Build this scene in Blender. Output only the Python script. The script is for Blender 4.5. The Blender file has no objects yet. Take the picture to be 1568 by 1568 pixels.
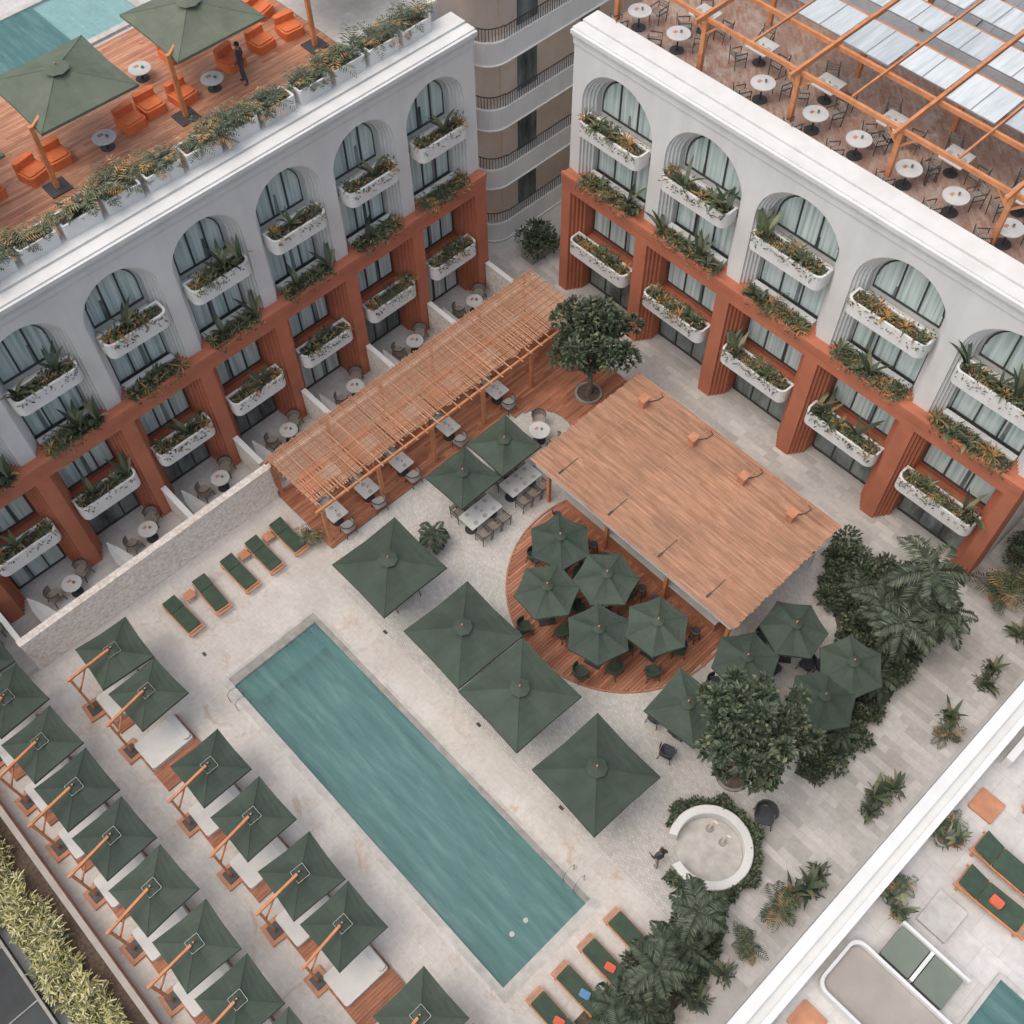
import bpy, math, random
from mathutils import Matrix, Vector
R=random.Random(7)
sc=bpy.context.scene
COL=sc.collection
# ------------------------------------------------------------ materials
MATS={}
def nodes(name):
    m=bpy.data.materials.new(name); m.use_nodes=True
    nt=m.node_tree; b=nt.nodes['Principled BSDF']; MATS[name]=m
    return m,nt,b
def ramp(nt,fac,stops):
    r=nt.nodes.new('ShaderNodeValToRGB'); e=r.color_ramp.elements
    while len(e)<len(stops): e.new(0.5)
    for i,(p,c) in enumerate(stops):
        e[i].position=p; e[i].color=(c[0],c[1],c[2],1)
    nt.links.new(fac,r.inputs[0]); return r.outputs[0]
def noise(nt,scale,detail=5,vec=None,rough=.6,dist=0):
    n=nt.nodes.new('ShaderNodeTexNoise'); n.inputs['Scale'].default_value=scale
    n.inputs['Detail'].default_value=min(detail,4); n.inputs['Roughness'].default_value=rough
    n.inputs['Distortion'].default_value=dist
    if vec is not None: nt.links.new(vec,n.inputs['Vector'])
    return n.outputs['Fac']
def pos(nt,scale=(1,1,1),rot=(0,0,0)):
    g=nt.nodes.new('ShaderNodeNewGeometry'); mp=nt.nodes.new('ShaderNodeMapping')
    mp.inputs['Scale'].default_value=scale; mp.inputs['Rotation'].default_value=rot
    nt.links.new(g.outputs['Position'],mp.inputs[0]); return mp.outputs[0]
def mixc(nt,a,b,fac,mode='MIX'):
    m=nt.nodes.new('ShaderNodeMix'); m.data_type='RGBA'; m.blend_type=mode
    if isinstance(fac,(int,float)): m.inputs[0].default_value=fac
    else: nt.links.new(fac,m.inputs[0])
    for i,x in ((6,a),(7,b)):
        if isinstance(x,tuple): m.inputs[i].default_value=(x[0],x[1],x[2],1)
        else: nt.links.new(x,m.inputs[i])
    return m.outputs[2]
def bump(nt,b,h,strength=.3,dist=.02):
    n=nt.nodes.new('ShaderNodeBump'); n.inputs['Strength'].default_value=strength; n.inputs['Distance'].default_value=dist
    nt.links.new(h,n.inputs['Height']); nt.links.new(n.outputs[0],b.inputs['Normal'])
def plain(name,c,rough=.7,var=.15,scale=1.5,bs=.15,metal=0,streak=False):
    m,nt,b=nodes(name); p=pos(nt)
    f=noise(nt,scale,4,p); lo=tuple(x*(1-var) for x in c); hi=tuple(min(1,x*(1+var)) for x in c)
    col=ramp(nt,f,[(.3,lo),(.7,hi)])
    if streak: col=mixc(nt,col,ramp(nt,noise(nt,1,3,pos(nt,(1.6,1.6,.2)),.6),[(.3,(.93,.925,.915)),(.6,(1,1,1))]),1,'MULTIPLY')
    nt.links.new(col,b.inputs['Base Color'])
    b.inputs['Roughness'].default_value=rough; b.inputs['Metallic'].default_value=metal
    if bs>.3: bump(nt,b,noise(nt,scale*14,2,p),bs,.01)
    return m
def island(name,stops,rough=.6,grain=None,bs=.2,trans=0):
    m,nt,b=nodes(name); g=nt.nodes.new('ShaderNodeNewGeometry')
    col=ramp(nt,g.outputs['Random Per Island'],stops)
    if grain:
        p=pos(nt,grain); n=noise(nt,1,3,p); 
        col=mixc(nt,col,ramp(nt,n,[(.3,(.72,.70,.68)),(.7,(1.12,1.1,1.08))]),1,'MULTIPLY')
        n2=noise(nt,.7,3,pos(nt)); col=mixc(nt,col,ramp(nt,n2,[(.3,(.84,.85,.87)),(.7,(1.1,1.08,1.05))]),1,'MULTIPLY')
    nt.links.new(col,b.inputs['Base Color']); b.inputs['Roughness'].default_value=rough
    return m
def brickmat(name,c1,c2,mortar,w,h,ms,rot=0,rough=.75,stain=None,bs=.3):
    m,nt,b=nodes(name); p=pos(nt,(1,1,1),(0,0,rot))
    t=nt.nodes.new('ShaderNodeTexBrick'); nt.links.new(p,t.inputs['Vector'])
    t.inputs['Color1'].default_value=(*c1,1); t.inputs['Color2'].default_value=(*c2,1); t.inputs['Mortar'].default_value=(*mortar,1)
    t.inputs['Scale'].default_value=1; t.inputs['Brick Width'].default_value=w; t.inputs['Row Height'].default_value=h
    t.inputs['Mortar Size'].default_value=ms; t.inputs['Mortar Smooth'].default_value=.3; t.inputs['Bias'].default_value=0
    col=t.outputs['Color']; q=pos(nt)
    col=mixc(nt,col,ramp(nt,noise(nt,.45,4,q,.65,.4),[(.3,(.86,.84,.82)),(.7,(1.1,1.09,1.08))]),1,'MULTIPLY')
    col=mixc(nt,col,ramp(nt,noise(nt,5,4,q,.7),[(.3,(.88,.88,.88)),(.7,(1.08,1.08,1.08))]),1,'MULTIPLY')
    if stain:
        f=ramp(nt,noise(nt,.9,4,q,.75,1.0),[(stain[1],(0,0,0)),(stain[1]+.15,(.8,.8,.8))])
        col=mixc(nt,col,stain[0],f)
    nt.links.new(col,b.inputs['Base Color']); b.inputs['Roughness'].default_value=rough
    return m
plain('white_plaster',(.68,.69,.675),.75,.05,.6,.15,0,True)
plain('white_paint',(.73,.74,.725),.6,.05,.8,.15,0,True)
plain('terracotta',(.46,.16,.09),.75,.12,.8,.15,0,True)
plain('soil',(.11,.085,.065),.95,.4,8,.6)
plain('dark_metal',(.055,.055,.057),.5,.2,5,0)
plain('grey_metal',(.38,.39,.39),.4,.1,5,0,.5)
plain('concrete',(.47,.465,.445),.85,.12,1.2)
plain('brown_concrete',(.34,.31,.28),.8,.12,1.2)
plain('coping_stone',(.28,.27,.245),.75,.25,2.5)
plain('light_coping',(.46,.45,.42),.75,.18,2.5)
plain('beige_wall',(.82,.67,.55),.8,.08,1)
plain('orange_cushion',(.70,.19,.065),.8,.12,4)
plain('orange_wood',(.55,.23,.10),.6,.2,3)
plain('white_cushion',(.62,.62,.60),.85,.05,3)
plain('grey_cushion',(.36,.37,.35),.85,.1,3)
plain('green_cushion',(.045,.075,.05),.85,.2,4)
plain('green_panel',(.15,.18,.145),.45,.1,2)
plain('solar_cell',(.24,.26,.27),.3,.1,2)
plain('pot_terracotta',(.42,.19,.09),.7,.2,6)
plain('skin',(.35,.19,.13),.6,.05,5,0)
plain('dark_cloth',(.055,.06,.07),.85,.2,8,0)
plain('hair',(.02,.014,.01),.6,.3,20,0)
plain('wicker',(.29,.25,.21),.8,.3,20,.6)
plain('bark',(.18,.14,.11),.9,.3,8,.6)
plain('trunk_palm',(.22,.18,.14),.9,.3,8,.6)
plain('blue_towel',(.12,.25,.45),.9,.1,4)
plain('red_towel',(.60,.13,.07),.9,.1,4)
plain('dark_roof',(.035,.04,.042),.75,.5,.5)
plain('tabletop',(.54,.55,.53),.4,.08,2,0)
plain('hatch_wood',(.48,.22,.12),.6,.2,3)
brickmat('travertine',(.545,.52,.485),(.59,.57,.54),(.45,.43,.40),1.2,.6,.006,0,.7,((.44,.31,.225),.56),.15)
brickmat('cobble_mosaic',(.48,.475,.455),(.60,.595,.57),(.38,.37,.35),.13,.075,.008,.3,.8,None,.5)
brickmat('plank_stone',(.42,.415,.40),(.59,.585,.565),(.40,.39,.375),.9,.3,.006,0,.75,None,.2)
brickmat('brick_floor',(.31,.165,.115),(.38,.29,.24),(.26,.21,.18),.42,.105,.008,math.radians(45),.8,((.42,.37,.33),.52),.3)
brickmat('roof_tile',(.52,.515,.50),(.58,.575,.56),(.44,.435,.42),.8,.8,.008,0,.8,None,.15)
brickmat('pool_tile',(.20,.37,.37),(.23,.41,.405),(.18,.33,.33),.9,.16,.006,0,.4,None,.1)
island('deck_wood',[(0,(.29,.115,.062)),(.5,(.39,.165,.092)),(1,(.48,.225,.135))],.65,(9,1.2,9),.3)
island('roof_deck_wood',[(0,(.42,.19,.11)),(.5,(.52,.255,.155)),(1,(.60,.33,.21))],.65,(9,1.2,9),.3)
island('slat_wood',[(0,(.36,.19,.12)),(.5,(.42,.235,.15)),(1,(.48,.28,.185))],.7,(1.2,9,9),.3)
island('rattan',[(0,(.44,.22,.12)),(1,(.58,.34,.22))],.7,None)
island('leaf_dark',[(0,(.024,.038,.023)),(.5,(.043,.067,.038)),(1,(.08,.11,.062))],.5)
island('leaf_mid',[(0,(.05,.072,.038)),(.5,(.09,.115,.058)),(.85,(.155,.175,.088)),(1,(.25,.22,.12))],.55)
island('leaf_palm',[(0,(.03,.046,.03)),(.5,(.06,.085,.053)),(1,(.115,.14,.085))],.55)
island('leaf_dry',[(0,(.16,.14,.05)),(.5,(.33,.20,.08)),(.85,(.50,.22,.07)),(1,(.36,.29,.14))],.6)
island('leaf_hedge',[(0,(.20,.21,.06)),(.5,(.40,.38,.15)),(1,(.65,.60,.36))],.6)
def fabric(name,a,b_):
    m,nt,b=nodes(name); p=pos(nt)
    col=ramp(nt,noise(nt,1.3,3,p),[(.3,a),(.7,b_)])
    oi=nt.nodes.new('ShaderNodeObjectInfo')
    col=mixc(nt,col,ramp(nt,oi.outputs['Random'],[(0,(.85,.88,.88)),(1,(1.2,1.15,1.12))]),1,'MULTIPLY')
    nt.links.new(col,b.inputs['Base Color']); b.inputs['Roughness'].default_value=.85
    bump(nt,b,noise(nt,3,2,p),.4,.05)
fabric('green_fabric',(.040,.059,.045),(.056,.080,.062))
fabric('olive_fabric',(.095,.12,.088),(.13,.155,.115))
def curtain():
    m,nt,b=nodes('curtain_glass'); p=pos(nt,(1,1,.04))
    n=noise(nt,7,2,p,.5)
    col=ramp(nt,n,[(.3,(.34,.44,.41)),(.5,(.56,.67,.635)),(.7,(.72,.80,.77))])
    nt.links.new(col,b.inputs['Base Color']); b.inputs['Roughness'].default_value=.5
    b.inputs['Coat Weight'].default_value=.6; b.inputs['Coat Roughness'].default_value=.05
    m,nt,b=nodes('dark_glass'); nt.links.new(ramp(nt,noise(nt,1.2,3,pos(nt,(1,1,.3))),[(.35,(.07,.08,.08)),(.65,(.28,.33,.32))]),b.inputs['Base Color'])
    b.inputs['Roughness'].default_value=.12
curtain()
def water(name,tint):
    m,nt,b=nodes(name); nt.nodes.remove(b); out=nt.nodes['Material Output']
    t=nt.nodes.new('ShaderNodeBsdfTransparent'); t.inputs[0].default_value=(*tint,1)
    g=nt.nodes.new('ShaderNodeBsdfGlossy'); g.inputs['Roughness'].default_value=.15
    fr=nt.nodes.new('ShaderNodeFresnel'); fr.inputs[0].default_value=1.33
    d=nt.nodes.new('ShaderNodeBsdfDiffuse')
    n=noise(nt,1,4,pos(nt,(.45,3.2,1),(0,0,.12)),.62,.3)
    col=ramp(nt,n,[(.3,(.095,.195,.195)),(.5,(.125,.245,.24)),(.7,(.19,.32,.315))]); nt.links.new(col,d.inputs[0])
    m1=nt.nodes.new('ShaderNodeMixShader'); m1.inputs[0].default_value=.6
    nt.links.new(t.outputs[0],m1.inputs[1]); nt.links.new(d.outputs[0],m1.inputs[2])
    m2=nt.nodes.new('ShaderNodeMixShader'); nt.links.new(fr.outputs[0],m2.inputs[0])
    nt.links.new(m1.outputs[0],m2.inputs[1]); nt.links.new(g.outputs[0],m2.inputs[2])
    bp=nt.nodes.new('ShaderNodeBump'); bp.inputs['Strength'].default_value=.45; bp.inputs['Distance'].default_value=.05
    nt.links.new(noise(nt,1,4,pos(nt,(1.2,6,1),(0,0,.15)),.6,.6),bp.inputs['Height'])
    for x in (g,d,fr): nt.links.new(bp.outputs[0],x.inputs['Normal'])
    nt.links.new(m2.outputs[0],out.inputs[0])
water('water',(.62,.85,.86))
def pebble():
    m,nt,b=nodes('pebble_wall'); v=nt.nodes.new('ShaderNodeTexVoronoi'); v.inputs['Scale'].default_value=8
    nt.links.new(pos(nt),v.inputs['Vector'])
    col=ramp(nt,v.outputs['Color'],[(.1,(.70,.61,.52)),(.5,(.78,.73,.66)),(.9,(.83,.81,.77))])
    col=mixc(nt,col,ramp(nt,v.outputs['Distance'],[(.4,(1.03,1.03,1.03)),(.95,(.80,.78,.76))]),1,'MULTIPLY')
    nt.links.new(col,b.inputs['Base Color']); b.inputs['Roughness'].default_value=.85
pebble()
def panel():
    m,nt,b=nodes('translucent_panel'); n=noise(nt,1,3,pos(nt,(6,.5,1)),.6)
    oi=nt.nodes.new('ShaderNodeNewGeometry')
    col=ramp(nt,n,[(.3,(.48,.53,.54)),(.7,(.70,.74,.74))])
    col=mixc(nt,col,ramp(nt,oi.outputs['Random Per Island'],[(0,(.78,.8,.82)),(1,(1.08,1.08,1.08))]),1,'MULTIPLY')
    nt.links.new(col,b.inputs['Base Color'])
    b.inputs['Roughness'].default_value=.25
panel()
M=MATS
# ------------------------------------------------------------ mesh builder
class MB:
    def __init__(s,T=None): s.v=[];s.f=[];s.mi=[];s.mats=[];s.T=T
    def add(s,vs,fs,mat):
        o=len(s.v)
        if s.T: vs=[s.T(*p) for p in vs]
        s.v+=[tuple(p) for p in vs]
        if mat not in s.mats: s.mats.append(mat)
        k=s.mats.index(mat)
        for f in fs: s.f.append(tuple(i+o for i in f)); s.mi.append(k)
    def box(s,x0,x1,y0,y1,z0,z1,mat):
        s.add([(x0,y0,z0),(x1,y0,z0),(x1,y1,z0),(x0,y1,z0),(x0,y0,z1),(x1,y0,z1),(x1,y1,z1),(x0,y1,z1)],
              [(3,2,1,0),(4,5,6,7),(0,1,5,4),(1,2,6,5),(2,3,7,6),(3,0,4,7)],mat)
    def beam(s,p,q,w,h,mat):
        p=Vector(p);q=Vector(q);d=(q-p).normalized(); up=Vector((0,0,1))
        if abs(d.z)>.95: up=Vector((1,0,0))
        a=d.cross(up).normalized()*w/2; b=a.cross(d).normalized()*h/2
        vs=[p-a-b,p+a-b,p+a+b,p-a+b,q-a-b,q+a-b,q+a+b,q-a+b]
        s.add(vs,[(0,1,2,3),(7,6,5,4),(0,4,5,1),(1,5,6,2),(2,6,7,3),(3,7,4,0)],mat)
    def tube(s,pts,rs,mat,n=8):
        vs=[];fs=[]
        for i,p in enumerate(pts):
            p=Vector(p); d=(Vector(pts[min(i+1,len(pts)-1)])-Vector(pts[max(i-1,0)])).normalized()
            a=d.orthogonal().normalized(); b=d.cross(a)
            for k in range(n):
                t=2*math.pi*k/n; vs.append(p+(a*math.cos(t)+b*math.sin(t))*rs[i])
        for i in range(len(pts)-1):
            for k in range(n): fs.append((i*n+k,i*n+(k+1)%n,(i+1)*n+(k+1)%n,(i+1)*n+k))
        fs.append(tuple(range(n-1,-1,-1))); fs.append(tuple((len(pts)-1)*n+k for k in range(n)))
        s.add(vs,fs,mat)
    def cyl(s,x,y,z0,z1,r,mat,n=20,r2=None):
        r2=r if r2 is None else r2
        vs=[(x+r*math.cos(2*math.pi*k/n),y+r*math.sin(2*math.pi*k/n),z0) for k in range(n)]+[(x+r2*math.cos(2*math.pi*k/n),y+r2*math.sin(2*math.pi*k/n),z1) for k in range(n)]
        s.add(vs,[(k,(k+1)%n,n+(k+1)%n,n+k) for k in range(n)]+[tuple(range(n-1,-1,-1)),tuple(range(n,2*n))],mat)
    def prism(s,poly,z0,z1,mat):
        n=len(poly)
        s.add([(x,y,z0) for x,y in poly]+[(x,y,z1) for x,y in poly],[(k,(k+1)%n,n+(k+1)%n,n+k) for k in range(n)]+[tuple(range(n-1,-1,-1)),tuple(range(n,2*n))],mat)
    def ringprism(s,po,pi,z0,z1,mat):
        n=len(po)
        vs=[(x,y,z0) for x,y in po]+[(x,y,z1) for x,y in po]+[(x,y,z1) for x,y in pi]+[(x,y,z0) for x,y in pi]
        fs=[]
        for k in range(n):
            j=(k+1)%n
            for a in range(3): fs.append((a*n+k,a*n+j,(a+1)*n+j,(a+1)*n+k))
            fs.append((3*n+k,3*n+j,j,k))
        s.add(vs,fs,mat)
    def mesh(s,name,smooth=False):
        me=bpy.data.meshes.new(name); me.from_pydata(s.v,[],s.f)
        for m in s.mats: me.materials.append(M[m])
        me.polygons.foreach_set('material_index',s.mi)
        if smooth: me.polygons.foreach_set('use_smooth',[True]*len(s.f))
        me.update(); return me
    def obj(s,name,parent=None,loc=(0,0,0),rz=0,smooth=False):
        return put(name,s.mesh(name,smooth),loc,rz,parent)
def put(name,me,loc=(0,0,0),rz=0,parent=None,sc_=1,rx=0):
    o=bpy.data.objects.new(name,me); COL.objects.link(o); o.location=loc; o.rotation_euler=(rx,0,rz)
    o.scale=(sc_,)*3 if not isinstance(sc_,tuple) else sc_
    if parent: o.parent=parent
    return o
def empty(name,loc=(0,0,0),rz=0): 
    o=bpy.data.objects.new(name,None); COL.objects.link(o); o.location=loc; o.rotation_euler=(0,0,rz); return o
def rrect(x0,x1,y0,y1,r,n=5,corners=(1,1,1,1)):
    p=[]
    for k,(cx,cy,a0) in enumerate(((x0,y0,180),(x1,y0,270),(x1,y1,0),(x0,y1,90))):
        if corners[k]:
            cx=cx+r if k in(0,3) else cx-r; cy=cy+r if k in (0,1) else cy-r
            for i in range(n+1):
                a=math.radians(a0+90*i/n); p.append((cx+r*math.cos(a),cy+r*math.sin(a)))
        else: p.append((cx,cy))
    return p
# ------------------------------------------------------------ vegetation
def leaf(mb,p,d,l,w,mat,fold=.15):
    d=d.normalized(); up=Vector((0,0,1))
    s=d.cross(up)
    if s.length<.05: s=Vector((1,0,0))
    s.normalize(); n=s.cross(d)
    mb.add([p,p+d*l*.5+s*w/2+n*fold*w,p+d*l,p+d*l*.5-s*w/2+n*fold*w],[(0,1,2,3)],mat)
def strap(mb,p,az,el,l,w,mat,droop=1.2,seg=4,rr=R):
    pts=[];pp=Vector(p);e=el
    for i in range(seg+1):
        pts.append(pp.copy()); d=Vector((math.cos(az)*math.cos(e),math.sin(az)*math.cos(e),math.sin(e)))
        pp=pp+d*l/seg; e-=droop/seg
    s=Vector((-math.sin(az),math.cos(az),0)); vs=[]
    prof=[.45,.95,1,.7,.05] if seg<=4 else [.3,.8,1,1,.85,.5,.05]
    for i,q in enumerate(pts):
        ww=w/2*prof[min(i,len(prof)-1)]; vs+= [q-s*ww,q+s*ww]
    mb.add(vs,[(2*i,2*i+1,2*i+3,2*i+2) for i in range(seg)],mat)
def frond(mb,p,az,el,l,w,mat,n=13,droop=1.3,rr=R,lw=.05):
    pp=Vector(p);e=el
    s=Vector((-math.sin(az),math.cos(az),0))
    for i in range(n):
        d=Vector((math.cos(az)*math.cos(e),math.sin(az)*math.cos(e),math.sin(e)))
        pp=pp+d*l/n; e-=droop/n
        t=(i+1)/n; ll=w*math.sin(math.pi*min(1,.12+t*.86))+.05
        for sg in (-1,1):
            dd=(s*sg*.9+d*.55+Vector((0,0,-.3+rr.uniform(-.3,.25))))
            leaf(mb,pp,dd,ll*rr.uniform(.8,1.15),lw,mat)
def bush(seed,rx,ry,rz,n,l,w,mats,clusters=9):
    rr=random.Random(seed); mb=MB()
    cs=[(rr.uniform(-1,1)*rx*.75,rr.uniform(-1,1)*ry*.75,rr.uniform(.25,1)*rz*.75,rr.uniform(.3,.55)*min(rx,ry,rz)*1.2) for _ in range(clusters)]
    for i in range(n):
        c=rr.choice(cs); d=Vector((rr.gauss(0,1),rr.gauss(0,1),rr.gauss(.3,1))).normalized()
        p=Vector(c[:3])+d*c[3]*rr.uniform(.5,1); 
        if p.z<0: p.z=rr.uniform(0,.1)
        leaf(mb,p,d+Vector((rr.uniform(-.7,.7),rr.uniform(-.7,.7),rr.uniform(-.5,.2))),l*rr.uniform(.6,1.2),w*rr.uniform(.7,1.2),rr.choice(mats))
    return mb
def planter_mix(seed,L,D,dense=1.0):
    rr=random.Random(seed); mb=MB()
    ph=rr.uniform(0,6)
    for i in range(int(520*dense)):
        x=rr.uniform(-L/2,L/2); 
        hh=.04+.34*max(0,math.sin(x*2.6+ph))
        y=rr.uniform(-D/2,D/2); z=rr.uniform(0,hh)
        if rr.random()<.18: y=rr.choice((-1,1))*D*rr.uniform(.5,.68); z=rr.uniform(-.2,.1)
        leaf(mb,Vector((x,y,z)),Vector((rr.uniform(-1,1),rr.uniform(-1,1),rr.uniform(-.3,1))),rr.uniform(.09,.2),rr.uniform(.045,.085),rr.choice(['leaf_dark','leaf_dark','leaf_mid','leaf_mid','leaf_mid','leaf_dry']))
    x=-L/2+.15
    while x<L/2-.05:
        k=rr.random(); y=rr.uniform(-.12,.12)
        if k<.22:
            for j in range(rr.randint(8,13)): strap(mb,(x,y,.05),rr.uniform(0,6.28),rr.uniform(.6,1.35),rr.uniform(.4,.7),rr.uniform(.08,.14),rr.choice(['leaf_dark','leaf_mid','leaf_mid']),rr.uniform(.8,1.8),4,rr)
        elif k<.52:
            m=rr.choice(['leaf_dry','leaf_dry','leaf_mid'])
            for j in range(rr.randint(18,30)): strap(mb,(x,y,.08),rr.uniform(0,6.28),rr.uniform(.1,1.3),rr.uniform(.3,.55),rr.uniform(.035,.07),rr.choice([m,m,'leaf_dry','leaf_mid']),rr.uniform(.8,1.8),4,rr)
        elif k<.66:
            for j in range(rr.randint(5,8)): strap(mb,(x,y,.05),rr.uniform(0,6.28),rr.uniform(1.0,1.5),rr.uniform(.8,1.3),rr.uniform(.14,.22),rr.choice(['leaf_mid','leaf_mid','leaf_dark']),rr.uniform(.5,1.3),6,rr)
        elif k<.8:
            for j in range(9): frond(mb,(x,y,.05),rr.uniform(0,6.28),rr.uniform(.6,1.4),rr.uniform(.5,.8),.2,rr.choice(['leaf_mid','leaf_dry','leaf_dark']),8,1.6,rr,.04)
        x+=rr.uniform(.28,.5)
    return mb.mesh('planter_foliage')
PM24=[planter_mix(i,2.3,.6) for i in range(10)]
PM34=[planter_mix(20+i,3.1,.6,1.4) for i in range(10)]
def arecas(seed):
    rr=random.Random(seed); mb=MB()
    for j in range(18):
        strapm=rr.choice(['leaf_mid','leaf_mid','leaf_palm','leaf_dark','leaf_dry'])
        frond(mb,(rr.uniform(-.25,.25),rr.uniform(-.1,.1),.05),rr.uniform(0,6.28),rr.uniform(.6,1.45),rr.uniform(.8,1.35),.34,strapm,11,1.7,rr,.06)
    return mb.mesh('areca_foliage')
AR=[arecas(i) for i in range(7)]
def bananas(seed):
    rr=random.Random(seed); mb=MB()
    for j in range(rr.randint(9,13)): strap(mb,(rr.uniform(-.1,.1),rr.uniform(-.1,.1),0),rr.uniform(0,6.28),rr.uniform(.8,1.45),rr.uniform(.8,1.4),rr.uniform(.18,.30),rr.choice(['leaf_mid','leaf_mid','leaf_dark']),rr.uniform(.8,1.6),6,rr)
    for j in range(90): strap(mb,(rr.uniform(-.45,.45),rr.uniform(-.45,.45),0),rr.uniform(0,6.28),rr.uniform(.3,1.3),rr.uniform(.2,.4),.05,rr.choice(['leaf_dark','leaf_mid']),1.4,3,rr)
    return mb.mesh('banana_foliage')
BN=[bananas(i) for i in range(4)]
def palmmesh(seed,h,fl,nf=15,mat='leaf_palm'):
    rr=random.Random(seed); mb=MB()
    mb.tube([(0,0,0),(.03,0,h*.3),(.0,.05,h*.65),(.05,.03,h)],[.17,.12,.10,.09],'trunk_palm',9)
    for j in range(nf):
        frond(mb,(.05,.03,h),6.28*j/nf*1.618*2+rr.uniform(-.3,.3),rr.uniform(.0,1.2),fl*rr.uniform(.75,1.1),fl*.26,rr.choice([mat,'leaf_dark',mat]),20,rr.uniform(1.6,2.3),rr,.09)
    return mb.mesh('palm')
def treemesh(seed,h,r,nleaf=5200):
    rr=random.Random(seed); mb=MB()
    fork=h-r*1.05
    mb.tube([(0,0,0),(.05,.02,fork*.5),(0,0,fork)],[.15,.11,.10],'bark',9)
    for i in range(9):
        a=6.28*i/9+rr.uniform(-.3,.3); el=rr.uniform(.3,1.2); L=r*rr.uniform(.6,.85)
        e=Vector((math.cos(a)*math.cos(el)*L,math.sin(a)*math.cos(el)*L,fork+math.sin(el)*L*1.25))
        mid=Vector((e.x*.45,e.y*.45,fork+(e.z-fork)*.6))
        mb.tube([(0,0,fork-.1),mid,e],[.07,.045,.015],'bark',6)
    cl=[]
    for i in range(60):
        d=Vector((rr.gauss(0,1),rr.gauss(0,1),rr.gauss(.15,.9))).normalized(); rad=r*rr.uniform(.4,.93)
        c=Vector((0,0,h))+Vector((d.x*rad,d.y*rad,d.z*rad*.82)); cl.append((c,rr.uniform(.26,.46)))
    for i in range(nleaf):
        c,cr=rr.choice(cl); d=Vector((rr.gauss(0,1),rr.gauss(0,1),rr.gauss(.35,1))).normalized()
        p=c+d*cr*rr.uniform(.55,1.05)
        leaf(mb,p,d+Vector((rr.uniform(-.8,.8),rr.uniform(-.8,.8),rr.uniform(-.6,.3))),rr.uniform(.16,.28),rr.uniform(.1,.15),'leaf_dark' if rr.random()<.8 else 'leaf_mid')
    return mb.mesh('tree')
# ------------------------------------------------------------ ground
g=MB()
px0,px1,py0,py1=-20.8,-4.85,3.75,8.35
S=400
for a in ((-S,px0,-S,S),(px1,S,-S,S),(px0,px1,-S,py0),(px0,px1,py1,S)):
    g.add([(a[0],a[2],0),(a[1],a[2],0),(a[1],a[3],0),(a[0],a[3],0)],[(0,1,2,3)],'concrete')
g.obj('ground')
def sheet(name,rects,z,mat):
    m=MB()
    for a in rects: m.add([(a[0],a[2],z),(a[1],a[2],z),(a[1],a[3],z),(a[0],a[3],z)],[(0,1,2,3)],mat)
    return m.obj(name)
sheet('pool_terrace_paving',[(-26.1,px0,-4.7,10.6),(px1,-.2,-4.7,9.7),(px0,px1,-4.7,py0),(px0,px1,py1,9.7)],.004,'travertine')
sheet('cobble_paving',[(-22.3,-20.8,10.6,24.6),(-20.8,-4.6,9.7,24.6),(-4.6,-2.6,9.7,16)],.005,'cobble_mosaic')
sheet('walkway_paving',[(-30,.4,24.6,28.6),(-4.6,.4,16,24.6),(-2.6,.4,9.7,16),(-3.6,.5,28.6,60)],.006,'plank_stone')
sheet('terrace_floor',[(-30.4,-26.3,-12,24.6)],.006,'roof_tile')
m=MB()
m.prism([(-7.9,24.6),(-7.6,26.0),(-4.6,26.2),(-2.9,24.8),(-2.5,21.5),(-2.4,17.0),(-3.2,16.8),(-3.6,20.0),(-4.6,21.8),(-6.0,22.9)],.007,.05,'soil')
m.prism([(-2.9,5.0),(-2.9,6.2),(-2.7,9.0),(-2.4,10.6),(-1.3,10.8),(-.9,9.5),(-.8,5.0)],.007,.05,'soil')
m.obj('planting_bed')
# pool
p=MB()
wx0,wx1,wy0,wy1=-20.3,-5.25,4.05,8.0
p.ringprism([(px0,py0),(px1,py0),(px1,py1),(px0,py1)],[(wx0,wy0),(wx1,wy0),(wx1,wy1),(wx0,wy1)],-.1,.012,'light_coping')
p.box(px0+.12,wx0-.003,wy0,wy1,.013,.02,'coping_stone'); p.box(px0+.12,wx1,wy1+.003,wy1+.2,.013,.02,'coping_stone')
p.add([(wx0,wy0,-1.3),(wx1,wy0,-1.3),(wx1,wy1,-1.3),(wx0,wy1,-1.3)],[(0,1,2,3)],'pool_tile')
p.ringprism([(px0,py0),(px1,py0),(px1,py1),(px0,py1)],[(wx0,wy0),(wx1,wy0),(wx1,wy1),(wx0,wy1)],-1.31,-.102,'pool_tile')
p.box(wx0+.01,wx0+.9,wy0+.01,wy1-.01,-1.29,-.5,'pool_tile')
p.box(wx0+.91,wx1-.01,wy1-.28,wy1-.01,-1.29,-.45,'pool_tile')
pl=empty('swimming_pool'); p.obj('basin',pl)
w=MB(); w.add([(wx0,wy0,-.09),(wx1,wy0,-.09),(wx1,wy1,-.09),(wx0,wy1,-.09)],[(0,1,2,3)],'water'); w.obj('water',pl)
for (x,y) in ((-6.3,6.1),(-6.3,5.45)):
    q=MB(); q.cyl(x,y,-.12,-.07,.09,'light_coping',14); q.obj('floating_light',pl)
def ladder(x,y):
    m=MB()
    for dx in (-.25,.25):
        m.tube([(x+dx,y+.45,0),(x+dx,y+.45,.6),(x+dx,y+.3,.8),(x+dx,y+.05,.75),(x+dx,y-.1,.3),(x+dx,y-.1,-.8)],[.022]*6,'grey_metal',6)
    for z in (-.2,-.5): m.box(x-.25,x+.25,y-.16,y-.04,z,z+.03,'grey_metal')
    return m
ladder(-6.1,8.05).obj('pool_ladder'); 
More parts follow.
